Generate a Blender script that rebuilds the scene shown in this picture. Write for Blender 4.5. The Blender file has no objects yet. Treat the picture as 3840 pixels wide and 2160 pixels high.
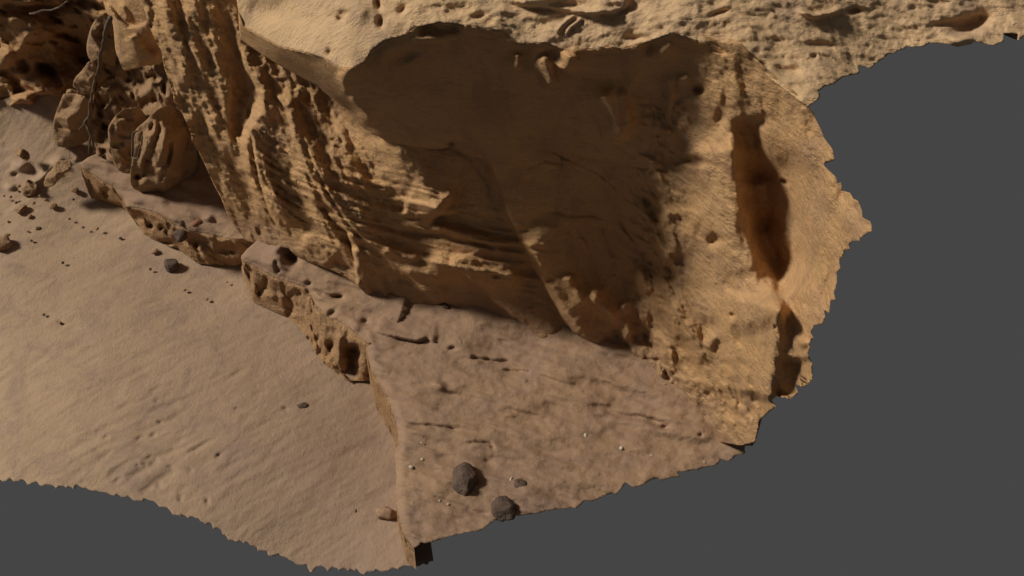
import bpy, math
import numpy as np
from mathutils import Matrix, Vector

rng = np.random.default_rng(7)
F = 3700.0; H = 6.0
def _rot(pitch, roll):
    a = math.radians(90 - pitch); r = math.radians(roll)
    Rx = np.array([[1,0,0],[0,math.cos(a),-math.sin(a)],[0,math.sin(a),math.cos(a)]])
    Rz = np.array([[math.cos(r),-math.sin(r),0],[math.sin(r),math.cos(r),0],[0,0,1]])
    return Rx @ Rz
M = _rot(50, 3); C = np.array([0.0, 0.0, H])
def rays(p):
    p = np.asarray(p, float).reshape(-1, 2)
    d = np.stack([(p[:,0]-1920)/F, -(p[:,1]-1080)/F, -np.ones(len(p))], 1)
    return d @ M.T
def proj(P):
    q = (P - C) @ M
    return np.stack([1920 + F*q[:,0]/-q[:,2], 1080 - F*q[:,1]/-q[:,2]], 1)

# ------------------------------------------------------------------ noise
_perm = np.random.default_rng(3).permutation(256); _perm = np.concatenate([_perm, _perm])
_g = np.random.default_rng(5).normal(size=(256,3)); _g /= np.linalg.norm(_g, axis=1)[:,None]
def perlin(P):
    i = np.floor(P).astype(int); f = P - i; i &= 255
    u = f*f*f*(f*(f*6-15)+10)
    r = 0
    for dx in (0,1):
        wx = u[:,0] if dx else 1-u[:,0]
        for dy in (0,1):
            wy = u[:,1] if dy else 1-u[:,1]
            for dz in (0,1):
                wz = u[:,2] if dz else 1-u[:,2]
                h = _perm[(_perm[(_perm[(i[:,0]+dx)&255] + i[:,1]+dy)&255] + i[:,2]+dz)&255]
                g = _g[h]
                r = r + wx*wy*wz*(g[:,0]*(f[:,0]-dx)+g[:,1]*(f[:,1]-dy)+g[:,2]*(f[:,2]-dz))
    return r*1.6
def fbm(P, scale, oct=4, gain=0.5, seed=0.0):
    P = P*scale + seed; a = 1.0; s = 0; t = 0
    for _ in range(oct):
        s = s + a*perlin(P); t += a; a *= gain; P = P*2.03 + 11.3
    return s/t
def ridged(P, scale, oct=3, seed=0.0):
    P = P*scale + seed; a = 1.0; s = 0; t = 0
    for _ in range(oct):
        s = s + a*(1-2*np.abs(perlin(P))); t += a; a *= .5; P = P*2.1 + 5.1
    return s/t
def sst(x, a, b):
    t = np.clip((x-a)/(b-a), 0, 1); return t*t*(3-2*t)

def into(px, py, L):
    d = rays([(px, py)])[0]; return d/np.linalg.norm(d)*L
# ------------------------------------------------------------------ cliff foot line in plan
BASE = np.array([(-7.5,7.6),(-6.0,7.35),(-4.6,7.1),(-3.75,6.75),(-3.25,6.15),(-2.64,5.58),(-2.02,5.07),(-1.64,4.86),(-.89,4.4),(-.22,4.29),(.36,4.17),(.88,4.04),(1.16,3.86),(1.40,3.55),(1.56,3.2),(1.63,2.7),(1.60,1.8)])
def _smooth(poly, n=4):
    for _ in range(n):
        q = [poly[0]]
        for a, b in zip(poly[:-1], poly[1:]): q += [a*.75+b*.25, a*.25+b*.75]
        q.append(poly[-1]); poly = np.array(q)
    return poly
BASE = _smooth(BASE, 3)
_t = np.gradient(BASE, axis=0); _t /= np.linalg.norm(_t, axis=1)[:,None]
BN = np.stack([_t[:,1], -_t[:,0]], 1)              # outward (towards the sand)
def depth_wall(p, k):
    d = rays([p])[0]; L = BASE + BN*k
    best = None
    for a, b in zip(L[:-1], L[1:]):
        e = b-a; den = d[0]*e[1]-d[1]*e[0]
        if abs(den) < 1e-9: continue
        t = (a[0]*e[1]-a[1]*e[0])/den
        s = (a[0]*d[1]-a[1]*d[0])/den
        if -1e-6 <= s <= 1+1e-6 and t > 0 and (best is None or t < best): best = t
    if best is None: raise ValueError('no wall hit %s %s' % (p, k))
    return best
def depth_z(p, z): return (z-H)/rays([p])[0][2]
def cdepth(c):
    x, y, kind, v = c
    return depth_wall((x,y), v) if kind == 'w' else (depth_z((x,y), v) if kind == 'z' else v)
class TPS:
    def __init__(s, ctrl, lam=1e-4):
        s.X = np.array([[c[0], c[1]] for c in ctrl], float)/1000.0
        y = np.array([1/cdepth(c) for c in ctrl])
        n = len(y); K = s.U(np.linalg.norm(s.X[:,None]-s.X[None], axis=2)) + lam*np.eye(n)
        Pm = np.hstack([np.ones((n,1)), s.X]); A = np.block([[K, Pm],[Pm.T, np.zeros((3,3))]])
        s.w = np.linalg.solve(A, np.concatenate([y, np.zeros(3)]))
    def U(s, r): return np.where(r > 1e-9, r*r*np.log(np.maximum(r,1e-9)), 0)
    def __call__(s, p):
        q = np.asarray(p, float)/1000.0; n = len(s.X)
        o = np.empty(len(q))
        for i in range(0, len(q), 20000):
            Q = q[i:i+20000]
            o[i:i+20000] = s.U(np.linalg.norm(Q[:,None]-s.X[None], axis=2)) @ s.w[:n] + s.w[n] + Q @ s.w[n+1:]
        return 1/o

# ------------------------------------------------------------------ strokes (relief carved along the surface)
def seg_dist(p, pts):
    """distance, side sign (+ right of the direction), parameter 0..1"""
    pts = np.asarray(pts, float); n = len(pts)-1
    bd = np.full(len(p), 1e9); bs = np.zeros(len(p)); bt = np.zeros(len(p))
    for i in range(n):
        a, b = pts[i], pts[i+1]; e = b-a; L2 = e@e
        t = np.clip(((p-a)@e)/L2, 0, 1); c = a + t[:,None]*e
        d = np.hypot(*(p-c).T); m = d < bd
        cr = e[0]*(p[:,1]-a[1]) - e[1]*(p[:,0]-a[0])
        bd[m] = d[m]; bs[m] = np.sign(cr[m]); bt[m] = (i+t[m])/n
    return bd, bs, bt
def strokes(p, P, S, wob=7.0):
    o = np.zeros(len(p))
    if not S: return o
    w = np.stack([fbm(P, 5.0, 3, seed=31.), fbm(P, 5.0, 3, seed=77.)], 1)*wob*2
    q = p + w
    for s in S:
        k = s[0]
        if k == 'p':
            _, x, y, rx, ry, ang, amp = s
            R_ = max(rx, ry)*2.2
            m = (abs(q[:,0]-x) < R_) & (abs(q[:,1]-y) < R_)
            if not m.any(): continue
            a = math.radians(ang); dx = q[m,0]-x; dy = q[m,1]-y
            u = (dx*math.cos(a)+dy*math.sin(a))/rx; v = (-dx*math.sin(a)+dy*math.cos(a))/ry
            r = np.sqrt(u*u+v*v); o[m] += amp*np.exp(-(r/.78)**2.4); continue
        pts = np.asarray(s[1], float)
        W = (s[2]*3 if k == 'g' else s[4]*3.2)
        lo = pts.min(0)-W; hi = pts.max(0)+W
        m = ((q > lo) & (q < hi)).all(1)
        if not m.any(): continue
        d, sd, t = seg_dist(q[m], pts)
        fade = sst(t, 0, .12)*(1-sst(t, .88, 1)) if (len(s) < 6 or s[5]) else 1.0
        if k == 'g':
            o[m] += s[3]*np.exp(-(d/s[2])**2)*(sst(t,0,.2)*(1-sst(t,.8,1)))
        else:                                   # 's', pts, amp, wsharp, wlong : right side stands proud
            x = d*sd
            f = np.where(x > 0, np.exp(-(x/s[4])**2)*sst(x, -s[3], s[3]), sst(x, -s[3], s[3]))
            # keep it fading beyond the ends
            endf = np.exp(-(np.maximum(0, d-np.abs(x))/30.)**2)
            o[m] += s[2]*f*fade
    return o

# ------------------------------------------------------------------ mesh building
COL = bpy.context.scene.collection
def link(name, V, Fc, mat, smooth=True, origin=None, parent=None):
    V = np.asarray(V, float)
    me = bpy.data.meshes.new(name)
    if origin is None:
        origin = np.array([V[:,0].mean(), V[:,1].mean(), V[:,2].min()]) if parent is None else np.zeros(3)
    origin = np.asarray(origin, float)
    me.from_pydata((V-origin).tolist(), [], [list(map(int, f)) for f in Fc])
    me.update()
    if smooth: me.polygons.foreach_set('use_smooth', [True]*len(me.polygons))
    me.materials.append(mat)
    o = bpy.data.objects.new(name, me); COL.objects.link(o)
    if parent is not None: o.parent = parent
    else: o.location = Vector(origin)
    return o
def tag(o, label=None, cat=None, group=None, kind=None):
    if label: o['label'] = label
    if cat: o['category'] = cat
    if group: o['group'] = group
    if kind: o['kind'] = kind
    return o
def inside(p, poly):
    x, y = p[:,0], p[:,1]; r = np.zeros(len(p), bool); n = len(poly)
    for i in range(n):
        x1,y1 = poly[i]; x2,y2 = poly[(i+1)%n]
        if y1 == y2: continue
        c = ((y1 > y) != (y2 > y)) & (x < (x2-x1)*(y-y1)/(y2-y1)+x1)
        r ^= c
    return r
def polydist(p, poly):
    bd = np.full(len(p), 1e9); bc = np.zeros((len(p),2)); n = len(poly)
    poly = np.asarray(poly, float)
    for i in range(n):
        a, b = poly[i], poly[(i+1)%n]; e = b-a; L2 = e@e
        if L2 < 1e-9: continue
        t = np.clip(((p-a)@e)/L2, 0, 1); c = a + t[:,None]*e
        d = np.hypot(*(p-c).T); m = d < bd
        bd[m] = d[m]; bc[m] = c[m]
    return bd, bc
def jag(pts, amp=7, gap=20, seed=1):
    """torn edge: short straight facets with small teeth"""
    r = np.random.default_rng(seed); out = [pts[0]]
    for a, b in zip(pts[:-1], pts[1:]):
        a = np.array(a, float); b = np.array(b, float); L = np.linalg.norm(b-a)
        n = int(L//gap); nr = np.array([-(b-a)[1], (b-a)[0]])/max(L,1e-6)
        for k in range(1, n+1):
            t = (k + r.uniform(-.3,.3))/(n+1)
            out.append(tuple(a+(b-a)*t + nr*r.uniform(-1,1)*amp))
        out.append(tuple(b))
    return out
def grid_cells(poly, step):
    poly = np.asarray(poly, float)
    lo = poly.min(0)-step; hi = poly.max(0)+step
    nx = int((hi[0]-lo[0])/step)+2; ny = int((hi[1]-lo[1])/step)+2
    gx, gy = np.meshgrid(lo[0]+np.arange(nx)*step, lo[1]+np.arange(ny)*step)
    P = np.stack([gx.ravel(), gy.ravel()], 1)
    cen = P.reshape(ny, nx, 2)[:-1,:-1].reshape(-1,2) + step/2
    keep = inside(cen, poly).reshape(ny-1, nx-1)
    idx = np.arange(nx*ny).reshape(ny, nx)
    q = np.stack([idx[:-1,:-1], idx[1:,:-1], idx[1:,1:], idx[:-1,1:]], -1)[keep]
    cnt = np.zeros(nx*ny, int); np.add.at(cnt, q.ravel(), 1)
    used = np.where(cnt > 0)[0]; bnd = used[cnt[used] < 4]
    d, c = polydist(P[bnd], poly); m = d < step*1.1
    P[bnd[m]] = c[m]
    re = -np.ones(nx*ny, int); re[used] = np.arange(len(used))
    return P[used], re[q]
def boundary(Fc):
    e = {}
    for f in Fc:
        f = list(f); n = len(f)
        for i in range(n):
            a, b = f[i], f[(i+1)%n]
            if (b,a) in e: del e[(b,a)]
            else: e[(a,b)] = 1
    return list(e)
def skirt(V, Fc, vec):
    """close the torn rim into a thick body by running it back into the rock"""
    B = boundary(Fc); vs = sorted({i for e in B for i in e}); n = len(V)
    m = {v: n+i for i, v in enumerate(vs)}
    V2 = np.vstack([V, V[vs]+vec])
    F2 = [list(f) for f in Fc] + [[b, a, m[a], m[b]] for a, b in B]
    return V2, F2
def sheet(poly, ctrl, step, disp=None, back=None, S=None, wob=7):
    p, Fc = grid_cells(poly, step)
    tp = ctrl if isinstance(ctrl, TPS) else TPS(ctrl)
    t = tp(p); d = rays(p); P = C + d*t[:,None]
    o = np.zeros(len(p))
    if disp is not None: o = o + disp(p, P)
    if S: o = o + strokes(p, P, S, wob)
    V = C + d*(t-o)[:,None]
    if back is not None: return skirt(V, Fc, np.asarray(back, float))
    return V, [list(f) for f in Fc]
def resample(pts, n):
    pts = np.asarray(pts, float); s = np.concatenate([[0], np.cumsum(np.linalg.norm(np.diff(pts[:,:2], axis=0), axis=1))])
    u = np.linspace(0, s[-1], n)
    return np.stack([np.interp(u, s, pts[:,k]) for k in range(pts.shape[1])], 1)
def row3(pts, n):
    """pts: (px,py,z) -> 3-D polyline with n points"""
    q = resample(pts, n); d = rays(q[:,:2]); t = (q[:,2]-H)/d[:,2]
    return C + d*t[:,None]
def loft(rows, nv, disp=None, S=None, wob=7, bulge=0.0):
    V = []; K = len(rows)-1
    for k in range(K):
        for j in range(nv):
            V.append(rows[k] + (rows[k+1]-rows[k])*(j/nv))
    V.append(rows[-1]); V = np.array(V); nr, nc = V.shape[:2]
    Pf = V.reshape(-1,3); p = proj(Pf); d = rays(p); o = np.zeros(len(Pf))
    if disp is not None: o = o + disp(p, Pf)
    if S: o = o + strokes(p, Pf, S, wob)
    Pf = Pf - d*o[:,None]
    idx = np.arange(nr*nc).reshape(nr, nc)
    q = np.stack([idx[:-1,:-1], idx[1:,:-1], idx[1:,1:], idx[:-1,1:]], -1).reshape(-1,4)
    return Pf, [list(f) for f in q]
def join(*parts):
    V = []; Fc = []; n = 0
    for v, f in parts:
        V.append(v); Fc += [[i+n for i in q] for q in f]; n += len(v)
    return np.vstack(V), Fc
def blob(poly, ctrl, thick, step=6, R=None, disp=None, S=None, smooth_n=2, wob=4, flat=.5, facets=9, fseed=1):
    """a closed rock: front and back shells swell from the outline"""
    poly = _smooth(np.vstack([poly, poly[:1]]).astype(float), smooth_n)[:-1]
    p, Fc = grid_cells(poly, step)
    tp = TPS(ctrl) if len(ctrl) > 2 else None
    t = tp(p) if tp else np.full(len(p), cdepth(ctrl[0]))
    dd, _ = polydist(p, poly)
    if R is None: R = dd.max()
    prof = np.sqrt(np.clip(1-(1-np.clip(dd/R,0,1))**2, 0, 1))
    prof = prof*(1-flat) + flat*np.clip(prof*1.25,0,1)
    d = rays(p); P = C + d*t[:,None]; o = thick*prof
    if facets:                                          # broken planes instead of a swollen dome
        fr = np.random.default_rng(int(poly[0,0])+fseed); cen = poly.mean(0); rad = (poly.max(0)-poly.min(0)).mean()/2
        pw = p + np.stack([fbm(P, 4, 3, seed=301.), fbm(P, 4, 3, seed=307.)], 1)*14
        pl = np.full(len(p), 9.0)
        for k in range(facets):
            a = fr.uniform(0, 2*math.pi); sl = fr.uniform(.35, 1.5); c = fr.uniform(.45, 1.05)
            pl = np.minimum(pl, thick*(c - sl*(((pw-cen)@np.array([math.cos(a), math.sin(a)]))/rad - .15)))
        o = np.minimum(o, np.maximum(pl, thick*.05*prof))
    ed = np.clip(dd/(R*.3), 0, 1)
    if disp is not None: o = o + disp(p, P)*ed
    if S: o = o + strokes(p, P, S, wob)*ed
    Vf = C + d*(t-o)[:,None]
    cnt = np.zeros(len(p), int); np.add.at(cnt, np.array(Fc).ravel(), 1)
    rim = cnt < 4; back = C + d*(t+thick*.9*prof)[:,None]
    n = len(p); m = np.where(rim, np.arange(n), -1); inn = np.where(~rim)[0]; m[inn] = n+np.arange(len(inn))
    V = np.vstack([Vf, back[inn]])
    F2 = [list(f) for f in Fc] + [[m[i] for i in f[::-1]] for f in Fc]
    return V, F2

# ------------------------------------------------------------------ materials
def new_mat(name):
    m = bpy.data.materials.new(name); m.use_nodes = True
    nt = m.node_tree; b = nt.nodes['Principled BSDF']; return m, nt, b
def rock_mat(name, cols, s=1.0, stretch=(1,1,1), rot=(0,0,0), bump=.6, fine=60, tint=None, streak=None, speck=None, rough=.95, spots=0.0, bd=.03):
    """cols: (main, second, stain, dark) linear; mottled rock"""
    m, nt, b = new_mat(name); N = nt.nodes; L = nt.links
    geo = N.new('ShaderNodeNewGeometry')
    mp = N.new('ShaderNodeMapping'); mp.inputs['Scale'].default_value = stretch; mp.inputs['Rotation'].default_value = rot
    L.new(geo.outputs['Position'], mp.inputs['Vector'])
    def noise(sc, det=6, rgh=.6, src=None, dist=0.0):
        n = N.new('ShaderNodeTexNoise'); n.inputs['Scale'].default_value = sc; n.inputs['Detail'].default_value = det
        n.inputs['Roughness'].default_value = rgh; n.inputs['Distortion'].default_value = dist
        L.new((src or mp.outputs['Vector']), n.inputs['Vector']); return n.outputs['Fac']
    def ramp(src, a, c):
        r = N.new('ShaderNodeMapRange'); r.interpolation_type = 'SMOOTHSTEP'
        r.inputs['From Min'].default_value = a; r.inputs['From Max'].default_value = c; L.new(src, r.inputs['Value']); return r.outputs['Result']
    def mix(fac, A, B, k=1.0):
        x = N.new('ShaderNodeMix'); x.data_type = 'RGBA'
        if isinstance(fac, float): x.inputs['Factor'].default_value = fac
        else:
            if k != 1.0:
                mu = N.new('ShaderNodeMath'); mu.operation = 'MULTIPLY'; L.new(fac, mu.inputs[0]); mu.inputs[1].default_value = k; fac = mu.outputs[0]
            L.new(fac, x.inputs['Factor'])
        for nm, v in (('A',A),('B',B)):
            sk = [i for i in x.inputs if i.name == nm and i.type == 'RGBA'][0]
            if isinstance(v, tuple): sk.default_value = (*v, 1)
            else: L.new(v, sk)
        return [o for o in x.outputs if o.type == 'RGBA'][0]
    P = geo.outputs['Position']
    c = mix(ramp(noise(1.3*s, 5, .6, P), .38, .62), cols[0], cols[1])
    c = mix(ramp(noise(3.1*s, 7, .7, P, .8), .46, .68), c, cols[2], .8)
    c = mix(ramp(noise(9*s, 10, .75, None, .3), .5, .74), c, cols[3], .7)
    c = mix(ramp(noise(fine*.35, 4, .7, P), .6, .72), c, cols[3], .25)
    if streak:
        m2 = N.new('ShaderNodeMapping'); m2.inputs['Scale'].default_value = (1,1,.22); L.new(P, m2.inputs['Vector'])
        c = mix(ramp(noise(6.5, 6, .65, m2.outputs['Vector'], .5), .48, .68), c, streak, .6)
    g2 = ramp(noise(fine*1.6, 2, .5, P), .45, .75)
    c = mix(g2, c, cols[3], .22)
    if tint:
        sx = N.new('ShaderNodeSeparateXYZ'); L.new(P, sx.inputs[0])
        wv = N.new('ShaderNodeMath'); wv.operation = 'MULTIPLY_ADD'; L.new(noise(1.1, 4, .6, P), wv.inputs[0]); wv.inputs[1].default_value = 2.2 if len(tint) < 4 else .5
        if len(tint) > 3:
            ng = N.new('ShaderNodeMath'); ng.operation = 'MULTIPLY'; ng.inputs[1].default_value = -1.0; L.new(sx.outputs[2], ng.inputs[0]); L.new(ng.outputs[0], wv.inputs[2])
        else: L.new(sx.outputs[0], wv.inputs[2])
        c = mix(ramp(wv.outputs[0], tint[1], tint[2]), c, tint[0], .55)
    if speck:
        v = N.new('ShaderNodeTexVoronoi'); v.inputs['Scale'].default_value = 34; L.new(P, v.inputs['Vector'])
        sp = ramp(v.outputs['Distance'], .11, .07)
        c = mix(sp, c, speck, .6)
    if spots:
        v = N.new('ShaderNodeTexVoronoi'); v.inputs['Scale'].default_value = 13; L.new(P, v.inputs['Vector'])
        c = mix(ramp(v.outputs['Distance'], .16, .06), c, cols[3], spots)
    L.new(c, b.inputs['Base Color']); b.inputs['Roughness'].default_value = rough
    b.inputs['Specular IOR Level'].default_value = .12
    n1 = noise(fine*.25, 8, .7); n2 = noise(fine, 3, .6, P)
    ad = N.new('ShaderNodeMath'); ad.operation = 'MULTIPLY_ADD'; L.new(n2, ad.inputs[0]); ad.inputs[1].default_value = .3; L.new(n1, ad.inputs[2])
    bp = N.new('ShaderNodeBump'); bp.inputs['Strength'].default_value = bump; bp.inputs['Distance'].default_value = bd
    L.new(ad.outputs[0], bp.inputs['Height']); L.new(bp.outputs['Normal'], b.inputs['Normal'])
    return m
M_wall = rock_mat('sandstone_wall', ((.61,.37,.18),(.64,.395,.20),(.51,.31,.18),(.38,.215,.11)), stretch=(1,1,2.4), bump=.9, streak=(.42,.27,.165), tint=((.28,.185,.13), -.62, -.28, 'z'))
M_far = rock_mat('pitted_sandstone', ((.44,.255,.125),(.48,.29,.15),(.36,.215,.12),(.24,.14,.08)), bump=.6)
M_top = rock_mat('weathered_plateau', ((.69,.47,.27),(.73,.50,.30),(.57,.39,.27),(.45,.29,.16)), s=1.3, stretch=(1,2.6,1), bump=.9, fine=80, bd=.02)
M_ledge = rock_mat('ledge_sandstone', ((.325,.213,.145),(.36,.235,.148),(.28,.188,.145),(.275,.175,.112)), stretch=(1,1.5,1), bump=.45, speck=(.62,.55,.48))
M_face = rock_mat('ledge_riser', ((.40,.24,.125),(.44,.27,.15),(.33,.20,.12),(.19,.105,.055)), bump=1., spots=.6)
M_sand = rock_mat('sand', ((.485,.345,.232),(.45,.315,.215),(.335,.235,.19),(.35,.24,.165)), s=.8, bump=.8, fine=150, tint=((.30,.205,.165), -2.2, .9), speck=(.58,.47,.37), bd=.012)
M_boul = rock_mat('boulder_rock', ((.38,.235,.13),(.42,.265,.15),(.33,.215,.145),(.22,.135,.08)), bump=.9)
M_dark = rock_mat('dark_stone', ((.135,.095,.075),(.17,.12,.095),(.10,.072,.06),(.07,.05,.04)), s=4, bump=.8)
M_red = rock_mat('red_stone', ((.30,.14,.08),(.34,.17,.10),(.26,.13,.09),(.18,.09,.06)), s=4, bump=.5)
M_shell = rock_mat('white_shell', ((.56,.50,.43),(.62,.56,.49),(.45,.40,.34),(.4,.34,.28)), s=4, bump=.1)
M_root = rock_mat('dry_root', ((.14,.10,.07),(.18,.13,.09),(.10,.07,.05),(.07,.05,.04)), s=5, bump=.6)

# ================================================================== SAND
sand_cut = [(-260,1790),(-120,1800),(0,1796),(66,1804),(96,1806),(159,1823),(225,1824),(301,1826),(364,1839),(404,1849),(457,1866),(520,1879),(562,1877),(613,1902),(663,1932),(722,1935),(762,1959),(815,1979),(848,2008),(878,2025),(928,2028),(964,2051),(1004,2083),(1047,2078),(1087,2102),(1153,2118),(1163,2146),(1189,2127),(1229,2144),(1265,2131),(1311,2147),(1338,2131),(1368,2157),(1414,2134),(1470,2133),(1550,2121),(1610,2106)]
sand_poly = [(-260,385),(0,375),(200,320),(330,270),(700,520),(1050,900),(1450,1250),(1560,1600),(1605,1900),(1616,2036),(1626,2104)] + jag(sand_cut, 13, 15, 4)[::-1]
sand_ctrl = [(-260,400,'z',.42),(0,400,'z',.42),(200,340,'z',.55),(0,560,'z',.16),(250,560,'z',.22),(-200,800,'z',-.02),(0,900,'z',.0),(320,740,'z',.02),(600,1000,'z',.0),(900,1100,'z',.0),
    (400,400,'z',.4),(700,700,'z',.1),(1280,1425,'z',.0),(900,1400,'z',.04),(500,1300,'z',.05),(0,1300,'z',-.04),(-260,1300,'z',-.22),(-260,1790,'z',-.3),(0,1790,'z',-.12),(600,1900,'z',.0),(1200,2140,'z',-.03),(1480,1723,'z',.0),(1600,2100,'z',.08),(1200,1750,'z',.04),(1450,1250,'z',.0)]
def sand_disp(p, P):
    a = math.radians(38); u = P[:,0]*math.cos(a)+P[:,1]*math.sin(a); v = -P[:,0]*math.sin(a)+P[:,1]*math.cos(a)
    Q = np.stack([u*.45, v*1.3, 0*u], 1)
    fx = sst(p[:,1], 1000, 1500)
    o = fbm(P, .9, 3, seed=3)*.05 + fbm(Q, 5.5, 4, .6, seed=9)*.008 + fbm(Q, 11, 3, .6, seed=10)*.006 + fbm(Q, 16, 3, .6, seed=19)*.006
    # trampled strip with small dents
    st = np.exp(-((p[:,1]-1640+.12*(p[:,0]-500))/260.)**2)*sst(p[:,0],100,500)*(1-sst(p[:,0],900,1400))
    o -= np.clip(fbm(Q, 9, 2, seed=41)-.12, 0, 1)*.03*(st+.05)
    # lumps of spill below the far cliff
    db = (1-sst(p[:,0]*.75+p[:,1], 640, 980))
    db = db*sst(fbm(P, 1.7, 2, seed=58), -.15, .25)
    o += db*np.clip(fbm(P, 6.5, 3, .5, seed=55)-.05, 0, 1)*.14
    return o
S_sand = [('p',110,1095-0,10,6,-20,-.01),('p',630,820,18,12,30,.0),('p',400,1640,16,10,-20,-.014),('p',520,1643,30,10,-25,-.014),('p',572,1630,14,9,-20,-.014),('p',600,1587,12,7,-20,-.014),
  ('p',560,1717,24,9,-30,-.014),('p',520,1748,10,8,0,-.014),('p',545,1745,10,7,0,-.014),('p',640,1752,16,8,0,-.014),('p',708,1765,14,9,-30,-.014),('p',600,1822,14,12,0,-.014),('p',680,1865,14,9,0,-.014),('p',678,1882,12,8,0,-.014),('p',778,1877,12,16,0,-.02),
  ('p',440,1800,26,9,-25,-.014),('p',590,1505,12,6,-30,-.014),('p',882,1535,14,5,-30,-.014),('p',645,800,14,10,0,-.02),('p',820,1710,16,8,-30,-.02),('p',225,1211,11,9,0,-.014),('p',1070,1530,14,10,0,-.02),
  ('g',[(460,1800),(560,1755),(600,1720)],12,-.018),('g',[(520,1850),(600,1800),(680,1750)],12,-.014),
  ('p',80,620,30,22,0,.09),('p',60,650,16,12,0,-.05),('p',130,690,20,16,0,.05),('g',[(120,700),(160,660),(200,620),(250,590)],14,.06),('p',40,700,22,14,0,.05)]
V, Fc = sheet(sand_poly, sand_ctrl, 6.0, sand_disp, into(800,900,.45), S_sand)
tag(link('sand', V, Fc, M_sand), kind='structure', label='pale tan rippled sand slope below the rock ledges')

# ================================================================== LEDGES
def ledge_noise(amp=1.0, sd=0.):
    def f(p, P):
        Q = P*np.array([1,1.6,1])
        a = math.radians(17); u = p[:,0]*math.cos(a)+p[:,1]*math.sin(a); v = -p[:,0]*math.sin(a)+p[:,1]*math.cos(a)
        D = np.stack([u/420., v/70., 0*u], 1)
        return amp*(ridged(D, 1., 3, seed=sd+2)*.034 + fbm(Q, 2.2, 4, .55, seed=sd+4)*.05 + fbm(Q, 10, 4, .6, seed=sd+8)*.014)
    return f
def riser_noise(sd=0., pit=1.0):
    base = ledge_noise(1.0, sd)
    def f(p, P):
        pits = np.clip(fbm(P*np.array([1,1,.55]), 8.5, 3, .5, seed=sd+70)-.10, 0, 1)
        return base(p, P) + ridged(P*np.array([1,1,.5]), 5, 3, seed=sd+60)*.03 - pit*pits*.15
    return f
def make_ledge(name, label, top_poly, top_ctrl, edge, edge_z, contact, S=None, step=6, sd=0., back=(.25,.45,-.3), face_mat=M_face, pit=1.0, RS=None):
    n = max(60, int(sum(np.hypot(b[0]-a[0], b[1]-a[1]) for a, b in zip(edge[:-1], edge[1:]))/6))
    tp = TPS(top_ctrl)
    es = [('g', edge, 16, -.045)]
    fn = ledge_noise(1.0, sd); rn = riser_noise(sd, pit)
    V, Fc = sheet(top_poly, tp, step, fn, None, (S or [])+es, 5)
    V, Fc = skirt(V, Fc, np.array(back))
    top = link(name, V, Fc, M_ledge)
    tag(top, label, 'rock ledge')
    e = resample(edge, n)[:, :2]; t = tp(e); T = C + rays(e)*t[:,None]
    if contact is None: B = T*1.0; B[:,2] = -.08 + .22*sst(np.linspace(0,1,n), .86, 1.0)
    else: B = row3(contact, n)
    # part way rows: face slightly undercut
    mid = T*.45+B*.55
    eT = T.copy()
    def rd(p, P):
        w = np.ones(len(P)); m = n
        w[:m] = 0
        for r in range(1, 6): w[r*m:(r+1)*m] = r/6
        return (rn(p, P) + strokes(p, P, RS or [], 9))*w + (fn(p, P) + strokes(p, P, (S or [])+es, 5))*(1-w)
    V, Fc = loft([T, mid, B], 24, rd)
    o = np.array(top.location)
    riser = link('riser', V-o, Fc, face_mat, parent=top)
    return top

L1_edge = [(300,612),(312,632),(348,652),(392,684),(422,699),(440,722),(462,744),(472,778),(502,776),(545,786),(586,799),(620,820),(646,840),(705,866),(775,876),(830,888),(874,898),(939,893),(980,880)]
L1_con = [(306,650,.1),(318,700,.05),(343,744,.02),(397,756,.02),(457,776,.0),(480,800,.0),(502,826,.0),(541,880,-.0),(586,900,.0),(621,920,.0),(666,932,-.02),(715,970,-.0),(745,990,-.02),(899,999,-.0),(950,1000,-.02),(990,990,0)]
L1_poly = L1_edge + [(1010,840),(960,760),(820,640),(700,560),(560,520),(400,560),(330,590)]
L1_ctrl = [(300,612,'z',.42),(462,744,'z',.36),(646,838,'z',.36),(775,873,'z',.36),(939,893,'z',.40),(400,600,'z',.44),(560,700,'z',.42),(700,640,'z',.5),(800,720,'z',.45),(900,820,'z',.42),(960,760,'z',.5)]
S1 = [('p',780,815,22,16,0,.05),('p',700,790,40,20,20,.02),('g',[(480,760),(560,740),(640,760)],16,.03),('p',555,830,16,22,0,-.06)]
make_ledge('rock_ledge', 'narrow far rock ledge carrying the striped boulder, its front eaten by dark holes', L1_poly, L1_ctrl, L1_edge, .4, L1_con, S1, sd=0., RS=[('p',400,725,16,22,0,-.07),('p',440,720,10,20,0,-.06),('p',520,820,22,26,10,-.08),('p',566,842,12,20,0,-.08),('p',605,850,10,14,0,-.07),('p',625,905,30,14,10,-.14),('p',740,900,60,34,15,-.12),('p',850,935,60,30,0,-.08),('p',790,890,14,18,0,.06),('p',815,885,14,20,0,-.08)])

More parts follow.
